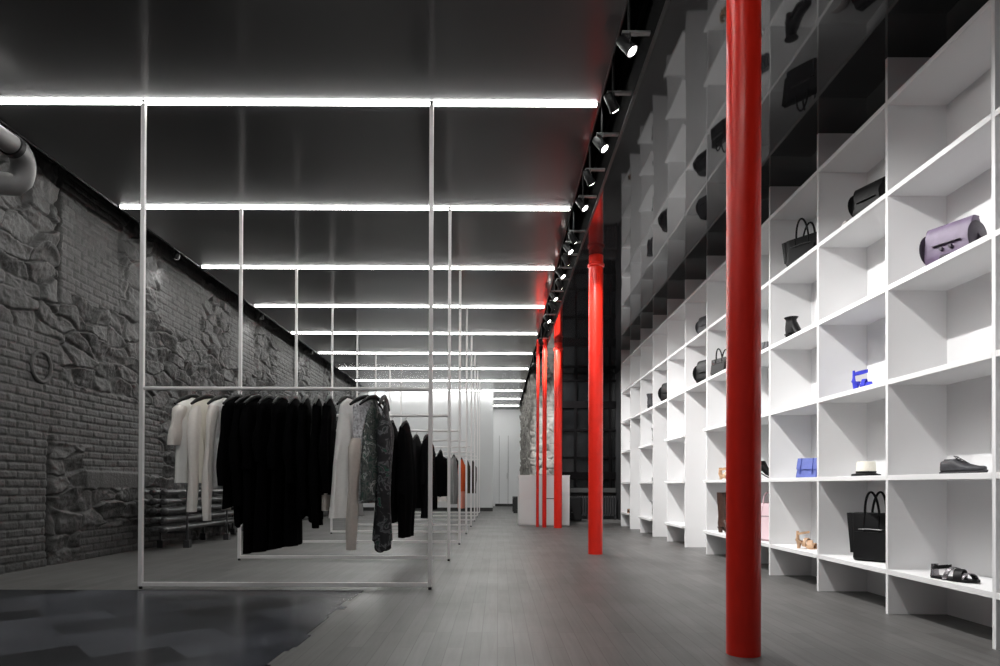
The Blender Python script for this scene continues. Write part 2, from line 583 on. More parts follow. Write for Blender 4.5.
# ------------------------------------------------------------------ ceiling strip lights
for k in range(-2, 11):
    yk = Z1 + DZ * k
    x0 = -3.76
    x1 = XE - 0.005
    lab = 'nearest long white light strip on the black ceiling' if k == 0 else \
        '%s white light strip on the black ceiling counting from the front' % ORD[k]
    if k == -1: lab = 'white light strip overhead, just above the top edge of view'
    if k == -2: lab = 'white light strip overhead behind the viewer, nearest the shop front'
    if k == 10: lab = 'farthest white light strip, on the ceiling just before the white end wall'
    t = thing('strip_light', lab, 'ceiling light', (0, yk, H), 0, 'white light strips across the ceiling')
    cuts = [x0, XL, XR, x1] if k < 8 else [x0 if k < 8 else x0, x1]
    if k == 8: cuts = [x0, XR, x1]
    MB().box(cuts[0], x1, -0.028, 0.028, 0.0, 0.03).build('housing', M_frame, t)
    for a, b in zip(cuts[:-1], cuts[1:]):
        MB().box(a + 0.012, b - 0.012, -0.014, 0.014, -0.015, 0.0).build('diffuser', M_ledtube, t)
    MB().box(x1 - 0.012, x1, -0.016, 0.016, -0.017, 0.0).build('end_cap', M_blackmetal, t)
    MB().box(cuts[0], cuts[0] + 0.012, -0.016, 0.016, -0.017, 0.0).build('end_cap', M_blackmetal, t)

# ------------------------------------------------------------------ garment racks
RAILZ = 1.437
rack_says = ['nearest tall white garment rack, carrying the white, black and patterned clothes',
             'second tall white garment rack from the front, under the second light strip',
             'third tall white garment rack from the front, under the third light strip',
             'fourth white garment rack from the front, holding long black coats',
             'fifth white garment rack from the front, holding two black coats',
             'sixth white garment rack from the front, holding the grey garment',
             'seventh white garment rack from the front, holding the orange dress',
             'farthest white garment rack, holding the olive top near the white partition']
RT = 0.0145
def make_rack():
    t = thing('garment_rack', None, 'garment rack', (0, 0, 0))
    for xx in (XL, XR):
        p = MB()
        p.box(xx - RT, xx + RT, -RT, RT, 0.02, H - 0.0155)
        o = p.build('post', M_frame, t, bevel=0.003)
        MB().lathe([(0.011, 0.0), (0.013, 0.004), (0.010, 0.02)], (xx, 0, 0), 14).build('foot', M_blackmetal, o, smooth=True)
    MB().box(XL + RT, XR - RT, -RT, RT, 0.020, 0.020 + 2 * RT).build('bottom_bar', M_frame, t, bevel=0.003)
    MB().tube([(XL + RT, 0, RAILZ), (XR - RT, 0, RAILZ)], 0.0135, 12).build('hanging_rail', M_frame, t, smooth=True)
    return t
rack0 = make_rack()
for k in range(8):
    r = rack0 if k == 0 else copy_tree(rack0)
    r.location = (0, Z1 + DZ * k, 0)
    tag(r, rack_says[k], 'garment rack', 'white garment racks in a row')

# ------------------------------------------------------------------ clothes
def fabric(name, col, rough=0.9, amt=0.08, sc=40, spec=0.15):
    return mat(name, col, rough, spec=spec, noise=(sc, amt), bump=(90, 0.3, 0.002))
F_white = fabric('white_jersey', (0.88, 0.86, 0.84), amt=0.02)
F_cream = fabric('cream_knit', (0.82, 0.78, 0.70), amt=0.03)
F_blush = fabric('blush_white_knit', (0.80, 0.75, 0.71), amt=0.03)
F_black = fabric('black_cloth', (0.0022, 0.0022, 0.0025), 1.0, spec=0.03)
F_black2 = fabric('soft_black_wool', (0.004, 0.004, 0.0045), 1.0, spec=0.04)
F_char = fabric('charcoal_cloth', (0.012, 0.012, 0.013), 0.95, spec=0.05)
F_grey = fabric('grey_cloth', (0.27, 0.27, 0.27))
F_beige = fabric('beige_silk', (0.52, 0.47, 0.43), 0.6, 0.04)
F_orange = fabric('orange_cloth', (0.75, 0.12, 0.03))
F_pink = fabric('salmon_cloth', (0.78, 0.30, 0.22))
F_olive = fabric('olive_cloth', (0.10, 0.085, 0.05))
F_silver = mat('silver_lace', (0.50, 0.50, 0.52), 0.6, noise=(60, 0.55), bump=(70, 0.5, 0.004))
def print_mat(name, cols, sc):
    m = bpy.data.materials.new(name)
    m.use_nodes = True
    nt = m.node_tree
    b = nt.nodes['Principled BSDF']
    tc = nt.nodes.new('ShaderNodeTexCoord')
    n = nt.nodes.new('ShaderNodeTexNoise')
    n.inputs['Scale'].default_value = sc
    n.inputs['Detail'].default_value = 4
    n.inputs['Distortion'].default_value = 1.2
    nt.links.new(tc.outputs['Object'], n.inputs['Vector'])
    r = nt.nodes.new('ShaderNodeValToRGB')
    r.color_ramp.interpolation = 'EASE'
    e = r.color_ramp.elements
    e[0].position, e[0].color = cols[0][0], (*cols[0][1], 1)
    e[1].position, e[1].color = cols[-1][0], (*cols[-1][1], 1)
    for p, c in cols[1:-1]:
        q = e.new(p)
        q.color = (*c, 1)
    nt.links.new(n.outputs['Fac'], r.inputs['Fac'])
    nt.links.new(r.outputs['Color'], b.inputs['Base Color'])
    b.inputs['Roughness'].default_value = 0.7
    return m
F_floral = print_mat('dark_floral_print', [(0.38, (0.004, 0.004, 0.006)), (0.50, (0.010, 0.010, 0.012)), (0.55, (0.12, 0.12, 0.13)),
                                         (0.60, (0.01, 0.015, 0.015)), (0.66, (0.01, 0.10, 0.06)), (0.72, (0.02, 0.03, 0.03))], 13)
F_scarf = print_mat('grey_green_print', [(0.38, (0.02, 0.05, 0.04)), (0.47, (0.10, 0.11, 0.10)), (0.55, (0.02, 0.03, 0.03)),
                                        (0.62, (0.35, 0.36, 0.35)), (0.7, (0.03, 0.08, 0.06))], 17)

def ell(cx, cz, hw, ht, n, fold=0.0, kf=5, ph=0.0, cy=0.0, dip=0.0):
    ring = []
    for i in range(n):
        a = 2 * PI * i / n
        c, s_ = math.cos(a), math.sin(a)
        xx = hw * math.copysign(abs(c) ** 0.85, c)
        yy = ht * math.copysign(abs(s_) ** 0.8, s_)
        u = xx / max(hw, 1e-4)
        yy += fold * math.sin(kf * u * 1.9 + ph) + 0.35 * fold * math.sin(kf * 3.1 * u + ph * 2.3)
        ring.append((cx + xx, cy + yy, cz + dip * u * u))
    return ring
def garment(name, label, cat, loc, rz, body_mat, length, hw=0.20, hem=None, sleeve=0.0, sleeve_mat=None, thick=0.035,
            fold=0.012, group=None, seed=0, strap=False, uneven=0.0, hem_band=None, near_sleeve=None, drape=0.0, sdrop=0.0, srad=1.0):
    """local x = across the shoulders, z down from the shoulder line at 0"""
    rg = random.Random(seed)
    hem = hem or hw * 0.95
    t = thing(name, label, cat, loc, rz, group)
    ph = rg.uniform(0, 6)
    kf = rg.uniform(3.5, 5.5)
    N = 44
    lv = []
    if strap:
        lv = [(0.0, 0.035, 0.010), (-0.05, 0.05, 0.014), (-0.12, 0.10, 0.022), (-0.20, hw * 0.85, thick)]
        z = -0.20
    else:
        lv = [(0.005, 0.055, 0.010), (-0.008, 0.075, 0.016), (-0.028, hw * 0.72, 0.022), (-0.05, hw * 0.95, 0.028), (-0.075, hw, 0.032), (-0.13, hw * 0.97, thick)]
        z = -0.13
    steps = 14
    for i in range(1, steps + 1):
        u = i / steps
        zz = z + (-length - z) * u
        lv.append((zz, hw * 0.95 * (1 - u) + hem * u, thick * (1 + 0.25 * math.sin(u * 5 + ph))))
    rings = []
    for i, (zz, a, b) in enumerate(lv):
        u = max(0.0, (-zz - 0.1) / max(0.1, length))
        rings.append(ell(drape * u, zz, a, b, N, fold * min(1, u * 2.2), kf, ph + u * 0.9, 0.01 * math.sin(u * 3 + ph), uneven * u * -1))
    MB().loft(rings, True, True).build('body', body_mat, t, smooth=True)
    if hem_band:
        m2, hlen = hem_band
        rr2 = []
        for i in range(5):
            u = i / 4
            rr2.append(ell(drape, -length - hlen * u + 0.01, hem * 1.0, thick * 0.9, N, fold, kf, ph + 0.9, 0, -uneven))
        MB().loft(rr2, True, True).build('underlayer', m2, t, smooth=True)
    if sleeve:
        for s_ in (-1, 1):
            L = sleeve
            if near_sleeve and s_ == 1:
                L = near_sleeve
            rings = []
            for i in range(13):
                u = i / 12
                cx = s_ * (hw - 0.035 + 0.055 * math.sin(min(1, u * 1.6) * PI / 2) - 0.02 * u)
                cz = -0.065 - sdrop - (L - 0.065) * u
                a = (0.046 - 0.014 * u if L > 0.35 else 0.048 + 0.012 * u) * srad * (1 + 0.08 * math.sin(u * 11 + ph))
                ww = a * (0.55 if i == 0 else 1)
                rings.append(ell(cx + 0.006 * math.sin(u * 7 + ph), cz, ww, 0.026 + 0.006 * math.sin(u * 9 + ph), 18, 0.004, 3, ph + u * 3,
                                 s_ * 0.006 + 0.012 * math.sin(u * 4 + ph)))
            MB().loft(rings, True, True).build('sleeve', sleeve_mat or body_mat, t, smooth=True)
    return t
def make_hanger():
    t = thing('clothes_hanger', None, 'hanger')
    pts = [(-0.20, 0, -0.055), (-0.15, 0, -0.025), (-0.08, 0, 0.005), (0, 0, 0.022), (0.08, 0, 0.005), (0.15, 0, -0.025), (0.20, 0, -0.055)]
    MB().tube(pts, [0.007, 0.011, 0.013, 0.015, 0.013, 0.011, 0.007], 10, flat=1.2).build('shoulder_bar', M_blackmetal, t, smooth=True)
    hk = [(0, 0, 0.02), (0, 0, 0.055)]
    for i in range(11):
        a = -PI / 2 + i * (PI * 1.25) / 10
        hk.append((0, 0.016 * math.cos(a) , 0.073 + 0.0175 * math.sin(a)))
    MB().tube(hk, 0.0022, 6).build('hook', M_trim, t, smooth=True)
    return t
hanger0 = make_hanger()
_used = [False]
SHZ = RAILZ - 0.078                    # shoulder line under the rail (hook seat)
HANGROUP = 'hangers on the garment racks'
def hang(k, X, yaw, short, **kw):
    """hang one garment and its hanger on rack k; yaw=0 puts the shoulders along the depth of the room"""
    yk = Z1 + DZ * k
    rz = -PI / 2 + yaw
    h = hanger0 if not _used[0] else copy_tree(hanger0)
    _used[0] = True
    h.location = (X, yk, SHZ)
    h.rotation_euler = (0, 0, rz)
    tag(h, 'black clothes hanger carrying the %s' % short, 'hanger', HANGROUP)
    kw.setdefault('group', 'clothes on the garment racks')
    return garment(loc=(X, yk, SHZ), rz=rz, **kw)

D = math.radians
G = [
 (0, -2.17, D(-16), 'leftmost white top', dict(name='white_tee', label='white half-sleeved top, leftmost garment on the nearest rack', cat='top', body_mat=F_white, length=0.60, hw=0.19, sleeve=0.34, sleeve_mat=F_blush, seed=1, thick=0.03)),
 (0, -2.06, D(-15), 'cream long-sleeved sweater', dict(name='cream_sweater', label='cream long-sleeved sweater hanging second from the left on nearest rack', cat='sweater', body_mat=F_cream, length=0.60, hw=0.19, fold=0.018, sleeve=0.80, sleeve_mat=F_blush, seed=2, thick=0.03)),
 (0, -1.95, D(-14), 'blush white sweater', dict(name='white_sweater', label='blush white long-sleeved sweater beside the first black garment on nearest rack', cat='sweater', body_mat=F_white, length=0.64, hw=0.19, fold=0.018, sleeve=0.86, sleeve_mat=F_blush, seed=3, thick=0.03)),
 (0, -1.85, D(-12), 'first black long-sleeved top', dict(name='black_shirt', label='black long-sleeved top, leftmost black garment on the nearest rack', cat='top', body_mat=F_black, length=0.74, hw=0.20, sleeve=0.62, seed=4, uneven=0.05)),
 (0, -1.775, D(-10), 'second black top', dict(name='black_shirt', label='black draped top hanging second among the black clothes of nearest rack', cat='top', body_mat=F_black, length=0.84, hw=0.19, sleeve=0.76, seed=5, uneven=0.08)),
 (0, -1.72, D(-7), 'longest black dress', dict(name='black_dress', label='long black dress reaching lowest of the black clothes on nearest rack', cat='dress', body_mat=F_black, length=1.085, hw=0.19, hem=0.225, sleeve=0.5, seed=6, thick=0.034, fold=0.009)),
 (0, -1.635, D(-4), 'second long black dress', dict(name='black_dress', label='second long black dress from the left on nearest rack', cat='dress', body_mat=F_black, length=1.075, hw=0.19, hem=0.22, sleeve=0.45, seed=7, thick=0.034, fold=0.009)),
 (0, -1.545, D(-1), 'third long black dress', dict(name='black_dress', label='third long black dress from the left on nearest rack', cat='dress', body_mat=F_black, length=1.055, hw=0.19, hem=0.20, sleeve=0.5, seed=8, thick=0.034, fold=0.009)),
 (0, -1.455, D(4), 'fourth long black dress', dict(name='black_dress', label='long black dress at the right end of the low black hems', cat='dress', body_mat=F_black, length=1.04, hw=0.19, hem=0.17, sleeve=0.6, seed=9, thick=0.034, fold=0.009)),
 (0, -1.375, D(7), 'short black jacket', dict(name='black_jacket', label='short black jacket just right of the long black dresses', cat='jacket', body_mat=F_black, length=0.80, hw=0.20, sleeve=0.78, seed=10, uneven=0.06, thick=0.034, fold=0.009)),
 (0, -1.295, D(9), 'black jacket with trailing tie', dict(name='black_jacket', label='black jacket with a trailing strip on the nearest rack', cat='jacket', body_mat=F_black, length=0.83, hw=0.19, sleeve=0.91, seed=11, uneven=0.05, thick=0.034, fold=0.009)),
 (0, -1.21, D(5), 'black top over pale skirt', dict(name='black_shirt', label='rightmost black top on the nearest rack with a pale layer below its hem', cat='top', body_mat=F_black, length=0.68, hw=0.20, sleeve=0.66, seed=12, thick=0.034, fold=0.009, hem_band=(F_beige, 0.12))),
 (0, -1.075, D(-9), 'white blouse', dict(name='white_blouse', label='white sleeveless blouse right of the black clothes on nearest rack', cat='blouse', body_mat=F_white, length=0.84, hw=0.16, hem=0.23, seed=13, thick=0.045, fold=0.025)),
 (0, -0.94, D(-24), 'silver lace top', dict(name='lace_blouse', label='silver lace top with long beige silk sleeves on nearest rack', cat='top', body_mat=F_silver, length=0.74, hw=0.17, sdrop=0.22, srad=1.5, sleeve=0.42, near_sleeve=0.84, sleeve_mat=F_beige, seed=14, thick=0.035)),
 (0, -0.885, D(-20), 'grey and green printed top', dict(name='printed_camisole', label='grey and green printed top between the lace top and floral dress', cat='top', body_mat=F_scarf, length=0.72, hw=0.15, hem=0.2, seed=15, thick=0.03, strap=True)),
 (0, -0.815, D(0), 'black and green floral dress', dict(name='floral_dress', label='black and green floral dress, rightmost garment on the nearest rack', cat='dress', body_mat=F_floral, length=1.0, hw=0.12, hem=0.06, seed=16, thick=0.052, fold=0.012, strap=True, uneven=0.10)),
 # rack 2
 (1, -1.05, D(0), 'black coat right of the floral dress', dict(name='black_coat', label='black coat on the second rack, just right of the floral dress', cat='coat', body_mat=F_black2, length=0.98, hw=0.21, sleeve=0.85, seed=21, thick=0.05)),
 (1, -0.915, D(-5), 'longest coat of the second rack', dict(name='black_coat', label='long black coat at the right end of the second rack', cat='coat', body_mat=F_black, length=1.12, hw=0.21, sleeve=0.7, seed=22, thick=0.055)),
 # rack 3
 (2, -1.03, D(-6), 'charcoal coat of the third rack', dict(name='charcoal_coat', label='charcoal coat with a beige patch on the third rack', cat='coat', body_mat=F_char, length=0.90, hw=0.20, sleeve=0.7, sleeve_mat=F_char, seed=31, thick=0.05)),
 (2, -0.90, D(-6), 'black dress of the third rack', dict(name='black_dress', label='black dress at the right end of the third rack', cat='dress', body_mat=F_black2, length=1.02, hw=0.20, sleeve=0.6, seed=32, thick=0.06)),
 # rack 4
 (3, -1.16, D(-6), 'left coat of the fourth rack', dict(name='black_coat', label='left one of the two black coats on the fourth rack', cat='coat', body_mat=F_black2, length=0.94, hw=0.2, sleeve=0.7, seed=41, thick=0.06)),
 (3, -1.02, D(-6), 'right coat of the fourth rack', dict(name='black_coat', label='right one of the two black coats on the fourth rack', cat='coat', body_mat=F_black, length=0.98, hw=0.2, sleeve=0.7, seed=42, thick=0.06)),
 # rack 5
 (4, -1.27, D(-6), 'broad black coat of the fifth rack', dict(name='black_coat', label='broad black coat left on the fifth rack beside the nearest rack post', cat='coat', body_mat=F_black2, length=1.02, hw=0.2, sleeve=0.8, seed=51, thick=0.10)),
 (4, -1.04, D(-6), 'fluffy black coat of the fifth rack', dict(name='fluffy_coat', label='fluffy black coat right on the fifth rack above a white hem', cat='coat', body_mat=F_black, length=0.82, hw=0.2, sleeve=0.8, seed=52, thick=0.12, hem_band=(F_white, 0.09))),
 # rack 6
 (5, -1.02, D(-6), 'charcoal garment of the sixth rack', dict(name='charcoal_coat', label='charcoal coat left of the grey garment on the sixth rack', cat='coat', body_mat=F_char, length=0.9, hw=0.2, sleeve=0.7, seed=61, thick=0.05)),
 (5, -0.92, D(-6), 'grey garment', dict(name='grey_dress', label='light grey dress on the sixth rack, left of the orange one', cat='dress', body_mat=F_grey, length=1.0, hw=0.2, sleeve=0.5, seed=62, thick=0.06)),
 # rack 7
 (6, -0.98, D(-6), 'dark blouse left of the orange dress', dict(name='dark_blouse', label='dark blouse tucked just left of the orange dress on the seventh rack', cat='blouse', body_mat=F_char, length=0.8, hw=0.2, sleeve=0.6, seed=71, thick=0.05)),
 (6, -0.86, D(-8), 'orange dress', dict(name='orange_dress', label='bright orange dress with a salmon pink hem', cat='dress', body_mat=F_orange, length=0.76, hw=0.2, sleeve=0.6, seed=72, thick=0.07, hem_band=(F_pink, 0.40))),
 # rack 8
 (7, -0.80, D(-8), 'olive top', dict(name='olive_shirt', label='dark olive top, farthest garment near the white partition', cat='top', body_mat=F_olive, length=0.82, hw=0.2, sleeve=0.7, seed=81, thick=0.08)),
 (7, -0.66, D(-8), 'brown jacket', dict(name='brown_jacket', label='dark brown jacket, rightmost garment on the farthest rack', cat='jacket', body_mat=fabric('brown_cloth', (0.06, 0.045, 0.035)), length=0.82, hw=0.2, sleeve=0.7, seed=82, thick=0.08)),
]
for k, X, yaw_, short, kw in G:
    hang(k, X, yaw_, short, **kw)

# ------------------------------------------------------------------ red columns
colz = HS
def column(X, Y, r, label, name='column', top=HS, collar=True):
    t = thing(name, label, 'column', (X, Y, 0), 0, 'red columns')
    MB().lathe([(r, 0), (r, top)], (0, 0, 0), 40).build('shaft', M_red, t, smooth=True)
    if collar:
        MB().lathe([(r, top - 0.13), (r + 0.012, top - 0.12), (r + 0.014, top - 0.105), (r + 0.010, top - 0.09), (r, top - 0.085)], (0, 0, 0), 40).build('collar', M_red, t, smooth=True)
    return t
column(1.098, 2.98, 0.074, 'thick red column nearest the camera, in front of the white shelves')
column(1.073, 7.33, 0.079, 'second red column, standing alone halfway down the aisle')
column(1.065, 11.83, 0.072, 'third red column, widest of the three before the white cash desk')
column(0.833, 11.95, 0.038, 'middle red pipe column before the white cash desk', top=H - 0.1, collar=True)
column(0.718, 12.08, 0.026, 'thinnest red pipe column, leftmost before the white cash desk', top=H - 0.1, collar=True)

# ------------------------------------------------------------------ shelving bays
TH = 0.024
NB = 12
holds = {-2: 'white shelving bay nearest the camera at the right picture edge',
         -1: 'white shelving bay holding the purple bag, black oxford and sandal',
         0: 'white shelving bay holding the black tote, white hat and blue sandal',
         1: 'white shelving bay holding the blue purse and two-handled black bag',
         2: 'white shelving bay just right of the nearest red column, with pink tote',
         3: 'white shelving bay just left of the nearest red column',
         4: 'white bay with tall open niche nearest to the first red column',
         5: 'white shelving bay between the two nearest tall open niches',
         6: 'white bay with tall open niche, second of three from the front',
         7: 'white shelving bay between the two farthest tall open niches',
         8: 'white bay with tall open niche, farthest of the three',
         9: 'white shelving bay at the far end of the shelf wall'}
for i in range(-2, 10):
    y0 = ZA + DC * i
    niche = i in (4, 6, 8)
    t = thing('shelving_bay', holds[i], 'shelf unit', (XS, y0, 0), 0, 'white shelving bays along the right wall')
    MB().box(0, SDEP, -TH / 2, TH / 2, 0, HS).build('side_panel', M_shelf, t, bevel=0.0012)
    if i == 9:
        MB().box(0, SDEP, DC - TH / 2, DC + TH / 2, 0, HS).build('side_panel', M_shelf, t, bevel=0.0012)
    MB().box(SDEP - 0.012, SDEP, TH / 2, DC - TH / 2, 0, HS).build('back_panel', M_shelf, t)
    for k, h in enumerate(SH):
        if niche and k < 3:
            continue
        fr = 0.0
        e = 0.0
        if i in (3, 5, 7) and k < 3:
            fr, e = -0.035, 0.0
        b = MB()
        b.box(fr, SDEP - 0.012, TH / 2, DC - TH / 2, h - 0.030, h)
        if fr:
            b.box(fr, -0.0005, -TH / 2, TH / 2, h - 0.030, h)
            b.box(fr, -0.0005, DC - TH / 2, DC + TH / 2 + 0.012, h - 0.030, h)
        b.build('shelf_board', M_shelf, t, bevel=0.0012)

# ------------------------------------------------------------------ cash desk
t = thing('cash_desk', 'white cash desk with flush panels behind the three red columns', 'desk', (0.393, 12.52, 0))
DW = 0.955
MB().box(0.0, DW, 0.012, 0.7, 0.0, 0.92).build('body', M_white, t, bevel=0.003)
MB().box(-0.004, DW + 0.004, 0.0, 0.71, 0.92, 0.945).build('desk_top', M_white, t, bevel=0.003)
for a, b in ((0.02, 0.50), (0.508, 0.60), (0.608, 0.91)):
    for c, e in ((0.004, 0.36), (0.364, DW - 0.004)):
        MB().box(c, e, 0.0, 0.0115, a, b).build('front_panel', M_white, t, bevel=0.002)
MB().box(0.52, 0.66, -0.006, 0.0, 0.498, 0.512).build('slot_handle', M_blackmetal, t)
t = thing('storage_box', 'low black cabinet on the floor right of the cash desk', 'cabinet', (1.42, 13.7, 0))
MB().box(0, 0.30, 0, 0.5, 0.03, 0.52).build('body', M_blackmetal, t, bevel=0.008)
MB().box(0.01, 0.29, -0.012, 0, 0.05, 0.50).build('door', M_blackmetal, t, bevel=0.004)
MB().lathe([(0.012, -0.02), (0.014, -0.004), (0.01, 0)], (0.1, -0.012, 0.2), 14, 'y').build('knob', M_trim, t, smooth=True)
t = thing('bench', 'low black bench behind the left side of the cash desk', 'bench', (0.42, 18.0, 0))
MB().box(0.0, 0.26, 0, 1.2, 0.36, 0.44).build('seat', M_blackmetal, t, bevel=0.01)
for yy in (0.0, 1.12):
    MB().box(0.0, 0.26, yy, yy + 0.08, 0, 0.36).build('leg', M_blackmetal, t, bevel=0.004)
MB().box(0.02, 0.05, 0.08, 1.12, 0.05, 0.36).build('side_panel', M_blackmetal, t)

# ------------------------------------------------------------------ radiators
t = thing('pipe_radiator', 'long black pipe radiator at the foot of the dark stone wall', 'radiator', (-3.78, 7.45, 0))
RL = 2.9
for zi, z in enumerate((0.24, 0.345, 0.45, 0.555, 0.66)):
    for xi, xx in enumerate((-0.18, -0.06, 0.06)):
        MB().tube([(xx, -0.02, z), (xx, RL, z)], 0.026, 14).build('tube', M_iron, t, smooth=True)
for yy in (0.0, RL):
    for zi, z in enumerate((0.24, 0.345, 0.45, 0.555, 0.66)):
        for xx in (-0.18, -0.06, 0.06):
            MB().lathe([(0.0, -0.045), (0.024, -0.042), (0.038, -0.02), (0.040, 0.02), (0.028, 0.045)], (xx, yy, z), 14, 'y').build('end_boss', M_iron, t, smooth=True)
for yy in (0.45, 1.6, 2.6):
    s = MB().box(0.095, 0.115, yy, yy + 0.03, 0.02, 0.70)
    s.box(-0.22, 0.115, yy, yy + 0.03, 0.17, 0.20)
    s.box(-0.22, -0.20, yy, yy + 0.03, 0.02, 0.70)
    s.box(0.07, 0.14, yy - 0.02, yy + 0.05, 0, 0.09)
    s.box(-0.24, -0.17, yy - 0.02, yy + 0.05, 0, 0.09)
    s.build('support_stand', M_iron, t, bevel=0.003)
def column_radiator(x, y, n, label):
    t = thing('column_radiator', label, 'radiator', (x, y, 0), 0, 'radiators under the dark windows')
    for i in range(n):
        s = MB()
        for dy in (-0.05, 0.05):
            s.tube([(i * 0.055, dy, 0.10), (i * 0.055, dy, 0.50)], 0.016, 10)
        s.tube([(i * 0.055, -0.06, 0.10), (i * 0.055, 0.06, 0.10)], 0.020, 10)
        s.tube([(i * 0.055, -0.06, 0.50), (i * 0.055, 0.06, 0.50)], 0.020, 10)
        s.build('section', M_iron, t, smooth=True)
    MB().tube([(-0.03, 0, 0.13), (n * 0.055 - 0.02, 0, 0.13)], 0.018, 10).tube([(-0.03, 0, 0.47), (n * 0.055 - 0.02, 0, 0.47)], 0.018, 10).build('header_pipe', M_iron, t, smooth=True)
    for xx in (0.0, (n - 1) * 0.055):
        MB().box(xx - 0.015, xx + 0.015, -0.06, 0.06, 0, 0.10).build('foot', M_iron, t)
column_radiator(1.78, 14.80, 5, 'small black radiator left of the second red column, under dark windows')
column_radiator(2.22, 14.80, 8, 'black radiator right of the second red column, under dark windows')

# ------------------------------------------------------------------ duct, anchor plate
t = thing('duct_pipe', 'grey duct pipe with a bend at the top left by the dark wall', 'pipe', (-3.54, 5.0, 2.99))
pa = [(0, -1.7, 0.22), (0, -0.16, 0.22)]
MB().tube(pa, 0.072, 26).build('straight_pipe', M_pipe, t, smooth=True)
MB().tube([(0, -0.17, 0.22), (0, -0.13, 0.215)], 0.086, 26).build('coupling', M_blackmetal, t, smooth=True)
el = []
for i in range(9):
    a = i / 8 * PI * 0.62
    el.append((-0.10 * (1 - math.cos(a)) * 0.6, -0.13 + 0.15 * math.sin(a), 0.215 - 0.15 * (1 - math.cos(a))))
el += [(el[-1][0] - 0.25, el[-1][1] - 0.10, el[-1][2] - 0.03)]
MB().tube(el, 0.082, 26).build('elbow', M_pipe, t, smooth=True)
t = bpy.data.objects.new('tmp', None)
ring = []
for i in range(40):
    a = 2 * PI * i / 40
    ring.append((0, 0.125 * math.cos(a), 0.135 * math.sin(a)))
ring.append(ring[0])
mb = MB().tube(ring, 0.020, 10, caps=False, flat=1.0)
o = mb.build('anchor_plate', M_brick, None, smooth=True, loc=(-4.096, 5.98, 1.80))
tag(o, 'oval black ring plate fixed to the brick at left', 'wall plate')

# ------------------------------------------------------------------ track lights
lamps = [(0.737, 2.45), (0.751, 3.10), (0.731, 3.746), (0.741, 4.32), (0.749, 4.832), (0.736, 5.372), (0.744, 5.873), (0.753, 6.676), (0.737, 6.975), (0.755, 7.35), (0.738, 7.805), (0.761, 8.236), (0.735, 8.741), (0.754, 9.208), (0.739, 9.933), (0.762, 10.438), (0.742, 11.55), (0.751, 12.77), (0.742, 13.991)]
t = thing('lighting_track', 'black lighting track in the ceiling slot above the red columns', 'lighting track', (0.745, 0, 3.60))
MB().box(-0.018, 0.018, 1.0, 15.6, 0.0, 0.04).build('rail', M_blackmetal, t)
MB().box(-0.008, 0.008, 1.0, 15.6, -0.003, 0.0).build('groove', M_trim, t)
def make_lamp(aim, energy, lensm, size, lens_r, cone=110, up=0.2):
    t = thing('spotlight', None, 'spotlight')
    MB().box(-0.04, 0.12, -0.015, 0.015, 0.095, 0.112).build('adapter', M_trim, t, bevel=0.003)
    MB().tube([(0, 0, up), (0, 0, 0.085)], 0.008, 8).build('stem', M_blackmetal, t)
    d = Vector(aim).normalized()
    c = Vector((0, 0, 0.02))
    rot = d.to_track_quat('Z', 'Y').to_euler()
    hd = MB().lathe([(0.018, -0.085), (0.030, -0.075), (0.033, 0.0), (0.036, 0.030), (0.034, 0.034), (0.029, 0.028), (0.026, 0.018)], (0, 0, 0), 20)
    h = hd.build('lamp_head', M_blackmetal, t, smooth=True, loc=c, rot=rot)
    MB().lathe([(0.0, 0.027), (lens_r, 0.029), (lens_r, 0.034), (lens_r * 0.7, 0.038), (0.0, 0.040)], (0, 0, 0), 18).build('lens', lensm, h, smooth=True)
    MB().tube([(-0.0, -0.040, 0.02), (0, -0.044, 0.06), (0, -0.03, 0.088), (0, 0.03, 0.088), (0, 0.044, 0.06), (0, 0.040, 0.02)], 0.004, 6).build('yoke', M_blackmetal, t)
    ld = bpy.data.lights.new('lamp_light', 'SPOT')
    ld.energy = energy
    ld.spot_size = math.radians(cone)
    ld.spot_blend = 0.8
    ld.shadow_soft_size = 0.02
    ld.color = (1.0, 0.985, 0.97)
    lo = bpy.data.objects.new('lamp_light', ld)
    COL.objects.link(lo)
    lo.parent = t
    lo.location = c + d * 0.06
    lo.rotation_euler = (-d).to_track_quat('Z', 'Y').to_euler()
    return t
protoL = make_lamp((0.58, -0.24, -0.78), SPOT_W, M_lens, 0.03, 0.027, 78, 0.40)
protoM = make_lamp((0.56, 0.42, -0.80), SPOT_W, M_lens, 0.03, 0.027, 78, 0.40)
protoN = make_lamp((0.35, 0.62, -0.45), SPOT_W * 3.5, M_lens, 0.03, 0.027, 80, 0.40)
for n_, (lx, ly) in enumerate(lamps):
    l = {0: protoL, 1: protoM, 16: protoN}.get(n_) or copy_tree(protoN if n_ > 15 else (protoL, protoM)[n_ % 2])
    l.location = (lx, ly, 3.20)
    j = n_ - 2
    if j < 0:
        lab = 'black track spotlight just beyond the top edge of view, %s' % ('closest to the shop front' if j == -2 else 'before the first visible lamp')
    elif j == 0: lab = 'lit black track spotlight nearest the camera in the ceiling slot'
    elif j < 14: lab = 'lit black track spotlight, %s from the camera in the ceiling slot' % ORD[j]
    else: lab = 'lit black track spotlight at the far end of the slot, %s' % ['before the cash desk', 'above the cash desk', 'beyond the cash desk'][j - 14]
    tag(l, lab, 'spotlight', 'track spotlights in the ceiling slot')

